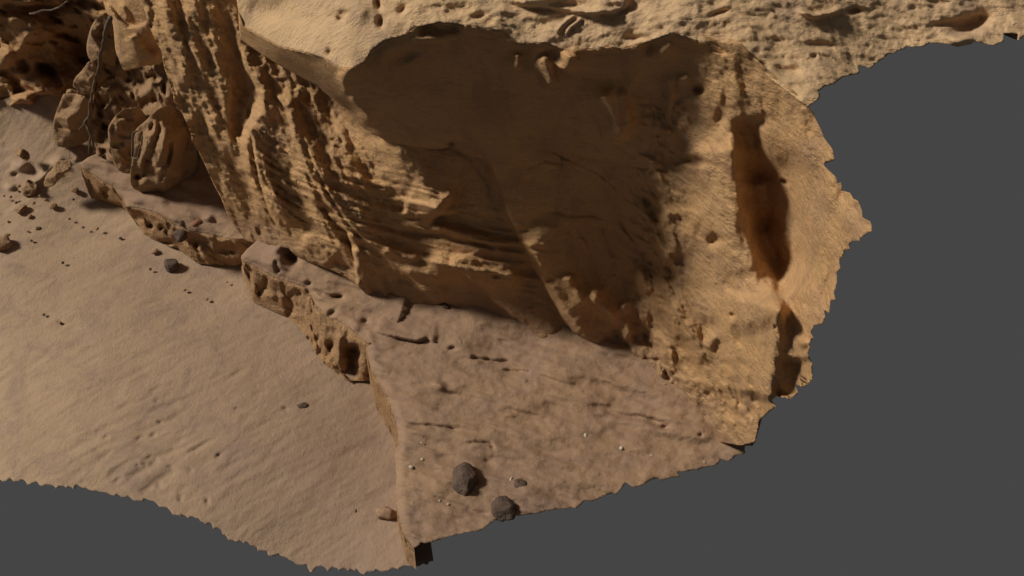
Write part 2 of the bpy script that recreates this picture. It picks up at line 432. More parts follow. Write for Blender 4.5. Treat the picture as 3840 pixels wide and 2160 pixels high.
L2_edge = [(960,905),(925,935),(903,962),(905,975),(925,985),(975,1007),(1024,1037),(1099,1062),(1148,1079),(1178,1137),(1223,1186),(1258,1198),(1297,1221),(1347,1261),(1385,1290)]
L2_con = [(900,985,.0),(903,1000,.0),(910,1035,-.0),(930,1080,-.0),(950,1134,-.0),(1064,1184,-.0),(1119,1224,-.0),(1158,1280,-.0),(1183,1322,-.0),(1212,1361,-.0),(1298,1427,-.0),(1395,1428,-.0)]
L2_poly = L2_edge + [(1480,1250),(1520,1120),(1300,960),(1100,860),(1000,850)]
L2_ctrl = [(903,968,'z',.45),(1024,1037,'z',.46),(1148,1077,'z',.45),(1258,1196,'z',.44),(1385,1290,'z',.45),(950,900,'z',.47),(1100,950,'z',.56),(1250,1040,'z',.52),(1400,1130,'z',.48),(1500,1200,'z',.47),(1100,860,'z',.6)]
S2 = [('p',1030,975,45,60,-30,.07),('p',1095,965,32,22,20,-.16),('g',[(1010,960),(1050,920),(1110,895),(1130,910)],16,.05),('g',[(1030,970),(1040,1010),(1050,1025)],9,-.05),('g',[(1160,1090),(1220,1105),(1260,1120),(1300,1120)],7,-.05),('p',1270,1115,22,10,0,-.06),('p',1245,1172,22,12,-20,-.05),('p',1155,1062,14,12,0,-.04),('g',[(1150,1080),(1145,1100),(1180,1130),(1240,1150)],14,-.02),('p',1370,1205,18,14,0,-.05),('p',1330,1225,26,30,0,.03)]
make_ledge('rock_ledge', 'middle rock ledge with a rough pitted orange riser', L2_poly, L2_ctrl, L2_edge, .45, L2_con, S2, sd=13., RS=[('g',[(1325,1290),(1320,1350),(1305,1430)],24,-.22),('p',1240,1300,20,24,0,-.10),('g',[(1000,1030),(990,1080),(970,1120)],12,-.07),('g',[(1090,1090),(1085,1140),(1100,1190)],14,-.08),('p',930,1010,14,30,-10,-.07),('g',[(1160,1150),(1170,1220),(1200,1290)],10,-.07),('g',[(1290,1250),(1270,1310),(1260,1380)],12,.06)])

L3_edge = [(1440,1180),(1398,1208),(1365,1235),(1361,1262),(1372,1300),(1384,1340),(1391,1386),(1437,1465),(1464,1518),(1490,1598),(1494,1664),(1480,1704),(1487,1796),(1480,1863),(1497,1942),(1517,2008),(1553,2055)]
L3_cut = [(1553,2055),(1580,2033),(1613,2036),(1679,2015),(1735,2002),(1795,1992),(1835,1965),(1894,1935),(1940,1936),(1987,1929),(2023,1924),(2099,1908),(2162,1906),(2189,1879),(2219,1881),(2298,1849),(2311,1856),(2348,1808),(2374,1828),(2411,1819),(2470,1792),(2477,1803),(2550,1788),(2542,1768),(2616,1763),(2679,1747),(2702,1723),(2729,1730),(2762,1707),(2795,1700),(2792,1672),(2822,1672),(2833,1657)]
L3_poly = L3_edge + jag(L3_cut, 5, 24, 8)[1:] + [(2860,1560),(2600,1380),(2300,1250),(2000,1150),(1700,1080),(1500,1100)]
L3_ctrl = [(1361,1262,'z',.46),(1391,1386,'z',.45),(1494,1664,'z',.45),(1553,2055,'z',.45),(1480,1863,'z',.44),(2000,1900,'z',.46),(1700,1500,'z',.47),(2100,1600,'z',.46),(1500,1150,'z',.47),(1800,1190,'z',.50),(2100,1290,'z',.50),(2400,1400,'z',.50),(2700,1530,'z',.52),(2830,1657,'z',.5),(2500,1750,'z',.46),(1900,1300,'z',.46),(2300,1500,'z',.45),(2860,1560,'z',.6)]
S3 = [('s',[(1395,1235),(1440,1250),(1490,1265),(1560,1278),(1600,1275),(1640,1285)][::-1],.035,4,60),('g',[(1470,1263),(1520,1275),(1570,1283),(1600,1270),(1625,1280)],6,-.05),
  ('s',[(1660,1310),(1720,1320),(1760,1340),(1830,1345),(1900,1350),(1960,1385),(2010,1400),(2100,1430),(2200,1450)][::-1],.03,5,60),('g',[(1760,1338),(1840,1348)],6,-.03),('p',1700,1308,22,10,0,-.06),
  ('g',[(1880,1385),(1940,1392),(1990,1393)],6,-.035),('g',[(1970,1432),(2010,1440)],6,-.03),('s',[(1400,1370),(1500,1420),(1600,1445),(1750,1480),(1900,1520),(2100,1570)][::-1],.025,14,90),
  ('g',[(1520,1588),(1570,1597),(1620,1600),(1680,1606),(1725,1618)],5,-.035),('s',[(1720,1665),(1770,1655),(1840,1662),(1858,1690),(1860,1720)],.0,4,60),('g',[(1745,1660),(1790,1656),(1845,1662),(1858,1690)],5,-.035),
  ('s',[(1650,1980),(1730,1905),(1810,1930),(1850,1940)],.0,4,50),('g',[(1735,1910),(1780,1925),(1840,1935)],6,-.02),
  ('s',[(1900,1430),(2050,1470),(2200,1540),(2400,1600),(2550,1640),(2700,1660)][::-1],.04,22,110),('g',[(2180,1520),(2260,1530),(2330,1560),(2420,1565),(2500,1590)],12,-.035),('p',2490,1600,18,10,0,-.06),('p',2625,1630,10,8,0,-.04),
  ('p',2470,1590,55,22,20,-.04),('p',2700,1505,16,10,40,-.1),('g',[(2000,1370),(2200,1400),(2400,1460),(2600,1540)],30,.03),('g',[(1850,1330),(2100,1400),(2350,1480),(2550,1560)],22,-.02),
  ('p',1830,1725,30,18,0,-.02),('p',1645,1440,30,16,30,.03),('p',1420,1345,40,14,20,-.02)]
led3 = make_ledge('rock_ledge', 'broad near rock ledge whose flat top spreads to the torn lower edge', L3_poly, L3_ctrl, L3_edge, .45, None, S3, sd=29., back=into(2100,1250,.5), pit=.8)

# ================================================================== CLIFF WALL
R_cut = [(2833,1657),(2848,1578),(2888,1541),(2911,1525),(2894,1501),(2911,1486),(2964,1496),(2994,1473),(2982,1445),(3017,1453),(3045,1425),(3047,1366),(3030,1326),(3040,1303),(3035,1286),(3052,1266),(3041,1250),(3053,1223),(3049,1221),(3084,1215),(3095,1191),(3090,1162),(3110,1174),(3115,1127),(3134,1124),(3127,1099),(3133,1084),(3139,1060),(3138,1022),(3152,1007),(3148,987),(3151,970),(3166,953),(3168,935),(3187,938),(3183,918),(3193,910),(3194,883),(3205,903),(3225,903),(3224,887),(3233,892),(3253,871),(3269,868),(3270,846),(3263,830),(3234,815),(3233,791),(3220,754),(3200,744),(3187,722),(3157,715),(3156,684),(3142,687),(3138,667),(3089,620),(3097,605),(3129,601),(3127,576),(3120,556),(3092,519),(3075,477),(3063,455),(3049,420),(3030,402)]
lipR = [(3030,402),(2978,363),(2899,303),(2829,239),(2780,186),(2719,184),(2605,149),(2520,124),(2436,154),(2327,184),(2277,174),(2237,184),(2118,189),(2048,159),(1949,164),(1889,117),(1824,107),(1745,94),(1645,82),(1556,102),(1521,129),(1437,154),(1392,189),(1367,233),(1322,256),(1268,253),(1218,219),(1148,196),(1049,174),(965,129),(915,99),(893,40)]
silL = [(500,-80),(530,0),(560,100),(590,165),(605,190),(612,240),(628,290),(648,345),(652,380),(672,400),(690,440),(704,470),(716,500),(720,530),(745,570),(770,620),(800,690),(830,745),(850,800),(880,850),(900,875),(920,900)]
foot = [(960,915),(1080,930),(1110,960),(1180,990),(1260,1020),(1330,1060),(1400,1130),(1470,1190),(1560,1160),(1680,1150),(1800,1210),(1900,1250),(2000,1265),(2080,1370),(2200,1440),(2350,1530),(2500,1610),(2640,1650),(2780,1672)]
wall_poly = silL + foot + R_cut + [(2978,340),(2899,280),(2829,215),(2780,160),(2719,160),(2605,120),(2520,90),(2300,120),(2000,100),(1700,60),(1400,60),(1200,60),(1000,-80)]
wall_ctrl = [(530,0,'w',.05),(500,-80,'w',.05),(605,190,'w',.10),(650,345,'w',.14),(716,500,'w',.16),(800,690,'w',.12),(900,875,'w',.03),
  (760,-60,'w',-.15),(760,200,'w',-.03),(850,450,'w',-.02),(930,700,'w',.03),(1000,900,'w',.05),
  (1000,300,'w',-.16),(1050,500,'w',-.03),(1120,750,'w',.04),(1250,1000,'w',.0),(1000,100,'w',-.35),
  (1250,400,'w',-.28),(1300,600,'w',-.10),(1400,800,'w',-.08),(1450,1000,'w',-.05),(1480,1180,'w',-.04),
  (1450,300,'w',-.2),(1550,560,'w',-.2),(1650,800,'w',-.16),(1700,1000,'w',-.08),(1700,1150,'w',-.10),
  (1800,350,'w',-.0),(1850,600,'w',-.12),(1950,850,'w',-.18),(2050,1100,'w',-.16),(2100,1310,'w',-.03),
  (2200,200,'w',.15),(2250,500,'w',-.06),(2300,800,'w',-.2),(2350,1100,'w',-.22),(2400,1400,'w',.0),
  (2600,150,'w',.22),(2600,500,'w',.17),(2650,900,'w',.15),(2680,1250,'w',.10),(2700,1540,'w',.03),
  (2850,270,'w',.22),(2880,600,'w',.18),(2900,950,'w',.15),(2850,1350,'w',.12),(2850,1600,'w',.04),
  (3030,410,'w',.18),(3060,700,'w',.18),(3060,1000,'w',.17),(2980,1450,'w',.14),(3230,850,'w',.18),(3100,1200,'w',.18)]
def wall_disp(p, P):
    x = p[:,0]; y = p[:,1]
    left = 1-sst(x + .0*y, 1250, 1700+.0*x)                     # ribbed part
    alc = sst(x, 1350+.3*(y-600), 1650+.3*(y-600))*(1-sst(x, 2450, 2700))        # smooth hollow
    right = sst(x, 2450, 2750)
    # ribs: noise stretched along image-down-right direction = along the ribs
    a = math.radians(66); u = x*math.cos(a)+y*math.sin(a); v = -x*math.sin(a)+y*math.cos(a)
    Q = np.stack([u/520., v/105., 0*u], 1)
    rib = fbm(Q, 1.0, 5, .5, seed=12)*.14 + ridged(Q, .8, 3, seed=2)*.07
    o = rib*(left*.9 + right*.30 + (1-left)*(1-right)*.05)
    # strata cut across the ribs low on the wall
    Z = np.stack([P[:,0]*.25, P[:,1]*.25, P[:,2]*3.2+P[:,0]*.25], 1)
    stz = sst(y - .28*(x-900), 420, 620)*(1-sst(y-.28*(x-900), 720, 860))*(1-sst(x,1800,2200))*sst(x,860,1000)
    o += fbm(Z, 4.2, 3, .6, seed=22)*.11*stz
    o += fbm(P, 3.0, 4, .55, seed=5)*(.022*left + .05*alc + .06*right)
    o += fbm(P, 12, 4, .62, seed=6)*(.018*left + .009 + .008*right)
    o += ridged(P*np.array([1,1,2.2]), 9, 3, seed=15)*(.012*left + .006)
    Qr = np.stack([x/80., y/420., 0*x], 1)
    o += fbm(Qr, 1.0, 2, .45, seed=17)*.04*right
    rim = np.exp(-((x-2470)/110.)**2)*sst(y,250,400)
    o += fbm(P, 4.0, 4, .6, seed=18)*.22*rim
    apr = np.exp(-((y-(1250+.42*(x-2100)))/130.)**2)*sst(x,2050,2250)
    o += fbm(P, 5.0, 4, .65, seed=19)*.12*apr
    pits = sst(fbm(P*np.array([1,1,.6]), 7, 2, .5, seed=61), .12, .55)
    o -= pits*(.03*left + .03*right)
    return o
SW = [ # big ribs on the left (right side proud -> lit edge faces left)
  ('s',[(900,880),(830,700),(760,560),(700,420),(650,250),(600,60)],.0,6,60),
  ('s',[(1010,880),(960,760),(930,660),(915,560),(920,500),(970,420),(965,330),(910,240),(880,120),(850,-20)],.10,18,80),
  ('g',[(880,240),(905,330),(890,400),(895,480),(900,540)],26,-.10),('s',[(850,620),(800,500),(770,380),(740,240),(700,120),(680,-20)],.09,22,60),('s',[(930,700),(870,580),(840,440),(810,300),(790,150),(760,-20)],.08,20,60),('s',[(700,330),(660,200),(620,80),(590,-20)],.07,18,50),
  ('s',[(1080,900),(1010,800),(985,700),(965,600),(950,520),(925,470),(955,370)],.10,6,70),
  ('s',[(1350,1150),(1330,960),(1300,870),(1230,760),(1150,640),(1100,520),(1080,420),(1010,330)],.12,6,80),
  ('g',[(1180,740),(1240,820),(1300,900),(1345,950)],16,-.09),
  ('s',[(1680,1180),(1560,1060),(1470,990),(1400,920),(1310,850),(1240,740),(1180,620),(1130,500)],.06,5,60),
  # lit spur in the middle
  ('s',[(1640,830),(1590,790),(1530,710),(1480,640),(1440,570),(1410,500)],.34,60,170),
  ('s',[(1640,790),(1560,680),(1500,590),(1450,520),(1402,480)],.0,8,60),
  ('s',[(1720,790),(1640,808),(1560,815),(1500,790)],.12,10,80),
  # long edge of the hollow
  ('s',[(2260,1300),(2150,1240),(2080,1140),(2010,1020),(1960,930),(1905,800),(1870,700),(1840,620),(1780,560),(1700,540)],.15,6,230),
  ('s',[(2080,1320),(1980,1230),(1880,1150),(1780,1060),(1700,1000),(1690,960)],.09,6,90),
  ('g',[(1480,860),(1600,880),(1720,900),(1850,930)],9,-.035),('g',[(1550,830),(1700,850),(1860,880)],9,-.045),('g',[(1450,1040),(1600,1060),(1700,1080)],18,-.04),
  ('s',[(1900,950),(1780,900),(1620,850),(1540,830)],.05,7,50),
  ('s',[(2280,1320),(2200,1270),(2130,1190),(2060,1080),(2000,970),(1940,880)],.16,16,200),
  # creases of the hollow
  ('g',[(2050,800),(2090,795),(2150,805),(2220,808),(2290,820)],5,-.02),('g',[(2290,720),(2320,800),(2350,860),(2400,930)],7,-.02),('g',[(2100,560),(2100,620),(2110,700)],6,-.02),('g',[(2270,830),(2275,900),(2300,980)],7,-.02),
  ('g',[(2000,570),(2060,560),(2120,600),(2240,640),(2300,700),(2330,760)],6,-.02),('g',[(2100,560),(2250,570),(2400,610),(2540,660)],14,-.04),
  ('g',[(2300,790),(2360,870),(2420,960),(2480,1010)],9,-.02),('g',[(2160,840),(2200,900),(2230,960)],8,-.02),('g',[(2450,640),(2490,700),(2470,760)],8,-.02),('g',[(1600,560),(1680,545),(1760,590),(1830,680),(1850,760)],9,-.02),('g',[(1960,640),(2050,600),(2110,620)],7,-.02),('p',2062,1055,24,18,0,-.14),('s',[(2530,640),(2480,560),(2500,450),(2520,350),(2500,270)][::-1],.0,10,60),
  # mottled foot of the hollow
  ('p',2400,1230,90,50,15,-.05),('g',[(2200,1080),(2260,1150),(2330,1220),(2370,1300)],30,.13),('g',[(2340,1120),(2350,1200),(2380,1270)],20,.10),('g',[(2430,1100),(2520,1180),(2600,1290),(2660,1380)],34,.14),('p',2300,1330,40,24,0,.10),('g',[(2120,1020),(2160,1090),(2190,1150)],24,.09),('g',[(2500,760),(2520,880),(2540,980)],34,.11),('g',[(2380,1000),(2420,1060),(2440,1100)],22,.09),('g',[(1500,1000),(1600,1030),(1680,1070)],26,.08),('s',[(2530,1290),(2525,1200),(2500,1120),(2440,1100)],.09,9,60),('s',[(2680,1330),(2600,1260),(2540,1180),(2500,1100),(2480,1060)],.08,8,70),
  ('p',2300,1150,40,60,-30,.06),('p',2230,1090,60,26,20,.05),('p',2340,1250,20,40,-30,.05),('p',2660,1230,40,50,10,-.06),('p',2660,1480,22,16,0,-.06),
  ('p',2400,1395,30,24,0,-.07),('p',2325,1360,24,10,0,-.05),('p',2280,1350,14,8,0,-.05),('p',2450,1350,24,10,0,-.04),
  # right end: hollow groove and bumps
  ('s',[(2780,480),(2785,620),(2805,760),(2845,900),(2900,1040),(2935,1130),(2960,1230)],.16,40,190),('g',[(2800,430),(2830,560),(2850,680),(2870,800),(2890,900)],50,-.10),('g',[(2840,540),(2870,700),(2900,850),(2925,980),(2935,1120)],95,-.23),('g',[(2920,560),(2960,760),(2980,900),(2985,1060)],60,-.12),('g',[(2800,430),(2825,560),(2850,700)],60,-.08),('g',[(2840,760),(2880,900),(2920,1040),(2950,1120)],50,-.10),('g',[(2985,1330),(2985,1420),(2960,1510)],56,-.20),('p',2860,500,60,40,60,.05),
  ('p',2705,440,30,40,0,-.06),('p',2560,300,30,26,0,.06),('p',2620,330,26,22,0,-.08),('p',2690,180,40,14,20,-.10),('p',2600,600,60,22,10,-.10),('p',2680,900,34,30,0,-.10),('p',2745,1185,10,12,0,-.06),
  ('p',2940,680,24,10,30,-.08),('s',[(2960,1120),(2940,1230),(2925,1330),(2905,1430),(2890,1520)],.20,34,200),('p',3010,1285,30,20,30,.08),
  ('p',2910,1225,8,10,0,-.05),('g',[(1590,950),(1680,990),(1780,1010),(1900,1030),(1980,1050)],42,.15),('p',1860,1030,22,14,0,-.05),('g',[(1130,880),(1200,940),(1260,990)],40,.08),('g',[(1420,930),(1500,960),(1580,970)],16,.07),('g',[(1500,830),(1600,860),(1680,870)],10,.05),('g',[(1640,1150),(1680,1138)],10,-.06),
  ('g',[(2120,1325),(2300,1400),(2500,1480),(2680,1590),(2800,1680)],70,.06),('g',[(1000,900),(1120,960),(1250,1010),(1400,1120)],26,.04)]
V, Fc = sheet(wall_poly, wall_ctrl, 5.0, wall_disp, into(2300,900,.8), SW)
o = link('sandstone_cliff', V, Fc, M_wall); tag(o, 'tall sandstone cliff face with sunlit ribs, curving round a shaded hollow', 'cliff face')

# ================================================================== OVERHANG
sil_low = [(893,40),(896,90),(900,144),(925,165),(975,199),(1020,228),(1069,258),(1105,275),(1143,298),(1193,323),(1240,365),(1312,417),(1347,467),(1402,502)]
crack = [(1450,530),(1540,548),(1640,560),(1700,550),(1760,580),(1840,600),(1950,590),(2020,560),(2110,575),(2250,600),(2400,630),(2520,640),(2560,560),(2570,420),(2600,300),(2700,250),(2780,186)]
band_poly = sil_low + crack + [q for q in lipR[5:]]
K_lip = .36
def k_lip(x): return np.interp(x, [890,1100,1320,1450,1800,2300,2600,2800,3040], [.12,.28,.42,.30,.25,.27,.25,.22,.20])
lip_c = [(x,y,'w',float(k_lip(x))) for x,y in lipR]
low_c = [(900,144,'w',-.02),(1069,258,'w',.08),(1193,323,'w',.10),(1312,417,'w',.04),(1402,502,'w',.02),(1540,548,'w',.02),(1700,560,'w',.0),(1840,600,'w',-.02),(2020,565,'w',-.02),(2250,600,'w',-.0),(2400,630,'w',.04),(2520,640,'w',.06),(2570,420,'w',.12),(2700,250,'w',.22)]
mid_c = [(1400,330,'w',.26),(1500,450,'w',.12),(1600,250,'w',.17),(1700,400,'w',.09),(1900,250,'w',.17),(2000,430,'w',.08),(2200,330,'w',.15),(2400,450,'w',.10),(2500,280,'w',.19)]
band_ctrl = lip_c[4:] + low_c + mid_c
def top_noise(p, P):
    Q = np.stack([P[:,0], P[:,1]*1.8, P[:,2]], 1)
    rough = sst(p[:,0], 1350, 1700)
    o = fbm(P, 1.6, 3, seed=80)*.07 + fbm(Q, 7, 5, .62, seed=81)*(.012+.022*rough) + ridged(Q, 14, 3, seed=83)*.008*rough + fbm(Q*np.array([.3,1.6,1]), 14, 4, .6, seed=84)*.015*rough
    o -= sst(fbm(P, 5, 3, seed=88), .2, .7)*.03
    return o
def band_noise(p, P):
    o = fbm(P, 1.8, 3, seed=90)*.04 + fbm(P, 8, 4, .55, seed=91)*.010
    d, _, _ = seg_dist(p, lipR)
    w = 1-sst(d, 0, 40)
    return o*(1-w) + top_noise(p, P)*w
SB = [('g',[(1560,105),(1650,120),(1745,100)],26,-.06),('p',1640,140,90,22,-10,.06),('p',1520,215,70,30,-20,-.05),('s',[(1400,480),(1330,400),(1290,330),(1260,270)],.07,12,70),
  ('g',[(1280,270),(1300,340),(1350,400),(1400,480)],26,.06),('p',1310,350,14,24,-30,-.05),('p',1690,540,20,14,0,-.05),('p',1950,200,60,40,0,-.04),('p',2060,210,50,36,0,-.05),('p',2160,230,60,50,30,.04),('p',2300,170,30,20,0,.05),('g',[(2030,210),(2060,270),(2080,330)],26,.10),('g',[(2140,200),(2130,240),(2110,270)],30,.10),('g',[(1940,200),(1935,260)],14,.07),('p',2400,190,40,40,0,.05),
  ('p',1995,270,50,30,0,.03),('p',2050,320,26,60,-15,.03),('g',[(2250,320),(2290,400),(2310,470),(2360,530)],40,.17),('g',[(2330,330),(2350,420),(2370,480)],24,.08),('p',2430,180,70,30,-30,-.06),('p',2500,180,50,40,0,.05),('g',[(2500,260),(2520,350),(2510,450),(2560,620)],22,.06)]
plat_cut = [(3030,402),(3073,369),(3076,353),(3070,343),(3093,324),(3128,315),(3160,289),(3224,275),(3220,246),(3267,257),(3284,237),(3316,219),(3329,203),(3356,199),(3368,189),(3392,184),(3401,173),(3423,176),(3463,175),(3488,160),(3545,164),(3592,176),(3644,165),(3652,156),(3729,171),(3766,154),(3765,123),(3818,127),(3819,153),(3840,135),(3900,120)]
plat_poly = plat_cut + [(4050,90),(4050,-260),(860,-260),(880,-60)] + lipR[::-1]
plat_ctrl = lip_c + [(860,-260,'z',3.0),(1400,-260,'z',3.25),(2000,-260,'z',3.45),(2700,-260,'z',3.6),(3400,-260,'z',3.6),(4050,-260,'z',3.6),(4050,90,'z',3.35),(3600,150,'z',3.3),(3250,250,'z',3.25)]
SP = [('p',1000,40,80,60,30,-0.077),('p',1180,60,160,70,10,-0.039),('p',1420,12,16,26,0,-0.066),('p',1425,78,18,28,0,-0.066),('p',1505,36,26,14,-40,-0.044),('p',1288,48,18,14,0,-0.033),('p',1275,68,16,12,0,-0.033),('p',1238,198,16,16,0,-0.028),
  ('g',[(1100,40),(1280,30),(1400,60)],40,.03),('p',1700,30,90,30,0,-0.028),('p',2100,20,170,26,0,-0.066),('p',2350,25,100,24,0,-0.033),('s',[(1900,10),(2050,30),(2150,45),(2300,50),(2380,20)][::-1],.08,10,70),
  ('p',2700,50,50,14,-20,-0.044),('g',[(2980,40),(3050,62),(3110,50),(3160,30)],10,.05),('p',3200,40,34,16,0,-0.055),('p',2830,240,50,20,10,-0.044),('p',2960,265,60,24,10,-0.022),('p',3080,170,90,18,5,-0.033),('p',3640,90,90,44,-20,-0.110),('p',3560,90,60,16,-5,-0.044),('p',3600,150,56,22,0,.06),('p',3050,210,16,10,0,-0.033),
  ('g',[(2080,130),(2110,90),(2160,50)],8,.03),('g',[(2110,140),(2140,100),(2190,60)],6,.03),('p',1800,60,36,16,-10,-0.039),('p',1830,80,26,14,0,-0.028),('p',2380,140,50,14,0,-0.033)]
tpb = TPS(band_ctrl, 1e-6); tpp = TPS(plat_ctrl)
V1, F1 = sheet(plat_poly, tpp, 6.0, top_noise, into(2600,-350,.6), SP)
ov = link('rock_overhang', V1, F1, M_top); tag(ov, 'sunlit rough brow of rock jutting over the shaded hollow, dark underside', 'rock overhang')
def band_d(p, P):
    d, _, _ = seg_dist(p, lipR); w = 1-sst(d, 0, 18)
    return band_noise(p, P) + strokes(p, P, SP)*w
V2, F2 = sheet(band_poly, tpb, 5.0, band_d, into(2000,330,.4), SB)
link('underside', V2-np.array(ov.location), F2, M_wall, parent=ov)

# ================================================================== FAR-LEFT CLIFF
far_poly = [(-40,-120),(470,-120),(450,120),(420,300),(330,380),(250,440),(150,440),(40,470),(-40,470)]
far_ctrl = [(-200,-120,'t',7.35),(0,-100,'t',7.3),(0,0,'t',7.5),(250,0,'t',7.45),(420,0,'t',7.35),(0,120,'t',7.85),(200,120,'t',7.9),(350,150,'t',7.9),(-200,420,'t',8.4),(0,250,'t',8.1),(0,400,'t',8.33),(200,345,'t',8.3),(200,240,'t',8.2),(330,300,'t',8.35),(400,300,'t',8.2),(150,440,'t',8.6),(-200,470,'t',8.6),(330,380,'t',8.6)]
def far_disp(p, P):
    o = fbm(P, 1.7, 3, .5, seed=101)*.30 + fbm(P, 5, 4, .6, seed=102)*.14
    o -= np.clip(fbm(P, 6, 2, seed=103)-.08, 0, 1)*.45
    return o
SF = [('p',120,130,50,60,20,.25),('p',60,80,40,60,0,.12),('p',20,220,40,50,0,.25),('p',180,120,30,30,0,.1),('p',290,200,90,110,20,-.30),('p',200,260,70,30,0,-.15),('s',[(160,70),(70,110),(20,90)],.0,6,50),('p',70,270,30,20,0,.12),('p',110,370,50,26,0,.18),('p',60,385,30,22,0,.18),('p',150,350,26,18,0,.12),
  ('g',[(-50,20),(100,35),(220,20),(380,30)],24,-.15),('g',[(-50,-10),(60,12),(200,0),(380,0)],14,.1)]
V, Fc = sheet(far_poly, far_ctrl, 5.0, far_disp, (-.3,.9,-.3), SF)
tag(link('pitted_cliff', V, Fc, M_far), 'dark heavily pitted cliff rising behind the sand in the far upper left', 'cliff face')

# ================================================================== ROCKS AGAINST THE CLIFF
def rn(a1=.03, a2=.01, sd=0., pit=0.0, sc=4.):
    def f(p, P):
        o = fbm(P, sc, 4, .55, seed=sd)*a1 + fbm(P, sc*4, 3, .6, seed=sd+3)*a2
        if pit: o -= np.clip(fbm(P, 7, 2, seed=sd+9)-.12, 0, 1)*pit
        return o
    return f
def rockthing(name, label, cat, poly, ctrl, thick, mat=M_boul, group=None, **kw):
    V, Fc = blob(np.array(poly, float), ctrl, thick, **kw)
    return tag(link(name, V, Fc, mat), label, cat, group)
# mound of pitted rubble behind the boulders
mp_ = [(430,215),(385,245),(365,300),(350,380),(338,440),(345,500),(352,575),(400,600),(480,640),(600,640),(730,560),(735,470),(680,400),(650,330),(620,240),(520,220)]
m_ctrl = [(430,230,'t',7.55),(520,230,'t',7.4),(600,250,'t',7.2),(350,380,'t',7.85),(345,500,'t',7.98),(352,575,'t',8.0),(420,560,'t',7.95),(480,640,'t',7.9),(450,430,'t',7.8),(500,400,'t',7.65),(540,320,'t',7.45),(620,340,'t',7.15),(700,450,'t',7.3),(600,640,'t',7.85),(730,560,'t',7.55)]
Sm = [('s',[(365,560),(352,480),(350,430),(380,450),(415,440)],.0,6,50),('p',480,345,36,26,-20,.10),('p',435,340,34,28,0,.08),('p',540,305,20,16,0,-.06),('p',482,303,12,12,0,-.08),('p',450,345,16,14,0,-.05),('p',560,390,50,36,-10,-.08),('p',545,350,50,22,-30,.10),('p',400,380,26,26,0,-.07),('p',430,400,24,20,0,.05),('p',590,290,50,24,10,-.18),('p',400,240,20,18,0,.12),('p',420,300,26,14,0,.06),
  ('g',[(420,440),(380,460),(360,520)],14,.04),('p',385,500,28,60,0,-.10)]
V, Fc = sheet(mp_, m_ctrl, 5, lambda p, P: rn(.12,.03,120,.30,3.2)(p,P) + ridged(P, 3.5, 3, seed=125)*.06, (.1,.8,-.3), Sm)
tag(link('pitted_outcrop', V, Fc, M_boul), 'lumpy pitted outcrop behind the striped boulder and below the hanging slab', 'rock outcrop')
# lit column behind the root
rockthing('rock_column', 'knobbly narrow rock column directly behind the hanging root', 'rock column', [(375,55),(345,90),(335,120),(322,175),(330,215),(350,240),(352,300),(340,360),(370,400),(420,330),(440,230),(430,120),(400,60)], [(380,60,'t',7.15),(330,200,'t',7.5),(350,380,'t',7.85),(440,200,'t',7.45),(420,330,'t',7.75)], .2, disp=rn(.10,.02,140,.25), step=4.5)
# hanging slab
rockthing('rock_slab', 'smooth faceted brown slab wedged high between the root and the ribbed face', 'rock slab', [(370,-80),(385,0),(400,50),(422,75),(430,150),(432,190),(447,225),(457,255),(466,267),(520,255),(560,243),(612,242),(618,170),(585,120),(555,60),(540,0),(535,-80)],
   [(385,-60,'t',6.85),(430,150,'t',7.05),(465,265,'t',7.1),(600,240,'t',7.0),(560,0,'t',6.7),(500,120,'t',6.95)], .13, mat=M_wall, R=60, smooth_n=1, flat=1., step=5, disp=rn(.02,.006,150),
   S=[('s',[(395,0),(440,70),(480,100),(530,95),(560,80)],.06,5,60),('s',[(510,120),(530,160),(560,195),(600,200)],.05,4,50),('g',[(450,10),(470,50),(480,80)],10,.03)])
# leaning rocks left of the root
rockthing('leaning_rock', 'tall flat-faced rock leaning at the foot of the hanging root, on the sand', 'rock', [(238,352),(218,400),(200,450),(196,500),(205,545),(240,555),(300,545),(340,520),(350,430),(340,370),(300,352),(262,350)],
   [(240,350,'z',.95),(200,500,'z',.45),(220,550,'z',.35),(340,520,'z',.4),(330,380,'z',.9),(270,450,'z',.65)], .2, R=34, smooth_n=1, flat=1., step=4.5, disp=rn(.03,.012,160), S=[('g',[(205,470),(250,485),(310,495)],7,-.03)])
rockthing('leaning_rock', 'rounded block perched above the tall leaning rock, beside the root', 'rock', [(330,232),(305,268),(280,290),(270,325),(290,335),(285,352),(330,358),(352,340),(362,290),(362,240),(345,228)],
   [(300,260,'t',7.45),(280,340,'t',7.65),(350,340,'t',7.6),(350,240,'t',7.4)], .14, R=30, flat=.8, step=4.5, disp=rn(.04,.01,170), S=[('g',[(282,300),(330,320),(360,318)],5,-.03)])
rockthing('small_boulder', 'small round brown rock sitting left of the perched block', 'rock', [(252,335),(245,350),(255,360),(285,358),(288,342),(270,332)], [(265,345,'t',7.75)], .06, R=14, step=3.5, disp=rn(.02,.01,175))
# upright boulder left of the striped one
rockthing('boulder', 'upright boulder with a rough dark-spotted top, left of the striped boulder', 'boulder', [(520,400),(470,405),(435,430),(418,455),(404,478),(406,520),(415,560),(420,600),(440,640),(480,650),(530,640),(560,560),(560,450)],
   [(410,470,'z',.95),(420,600,'z',.55),(480,650,'z',.45),(540,430,'z',1.05),(540,600,'z',.6),(480,420,'z',1.1)], .24, R=50, disp=rn(.07,.015,180,.2), step=4.5, flat=.7, S=[('g',[(420,470),(470,450),(520,430)],12,.03),('g',[(470,450),(500,445)],8,-.04),('p',424,485,10,14,0,-.05)])
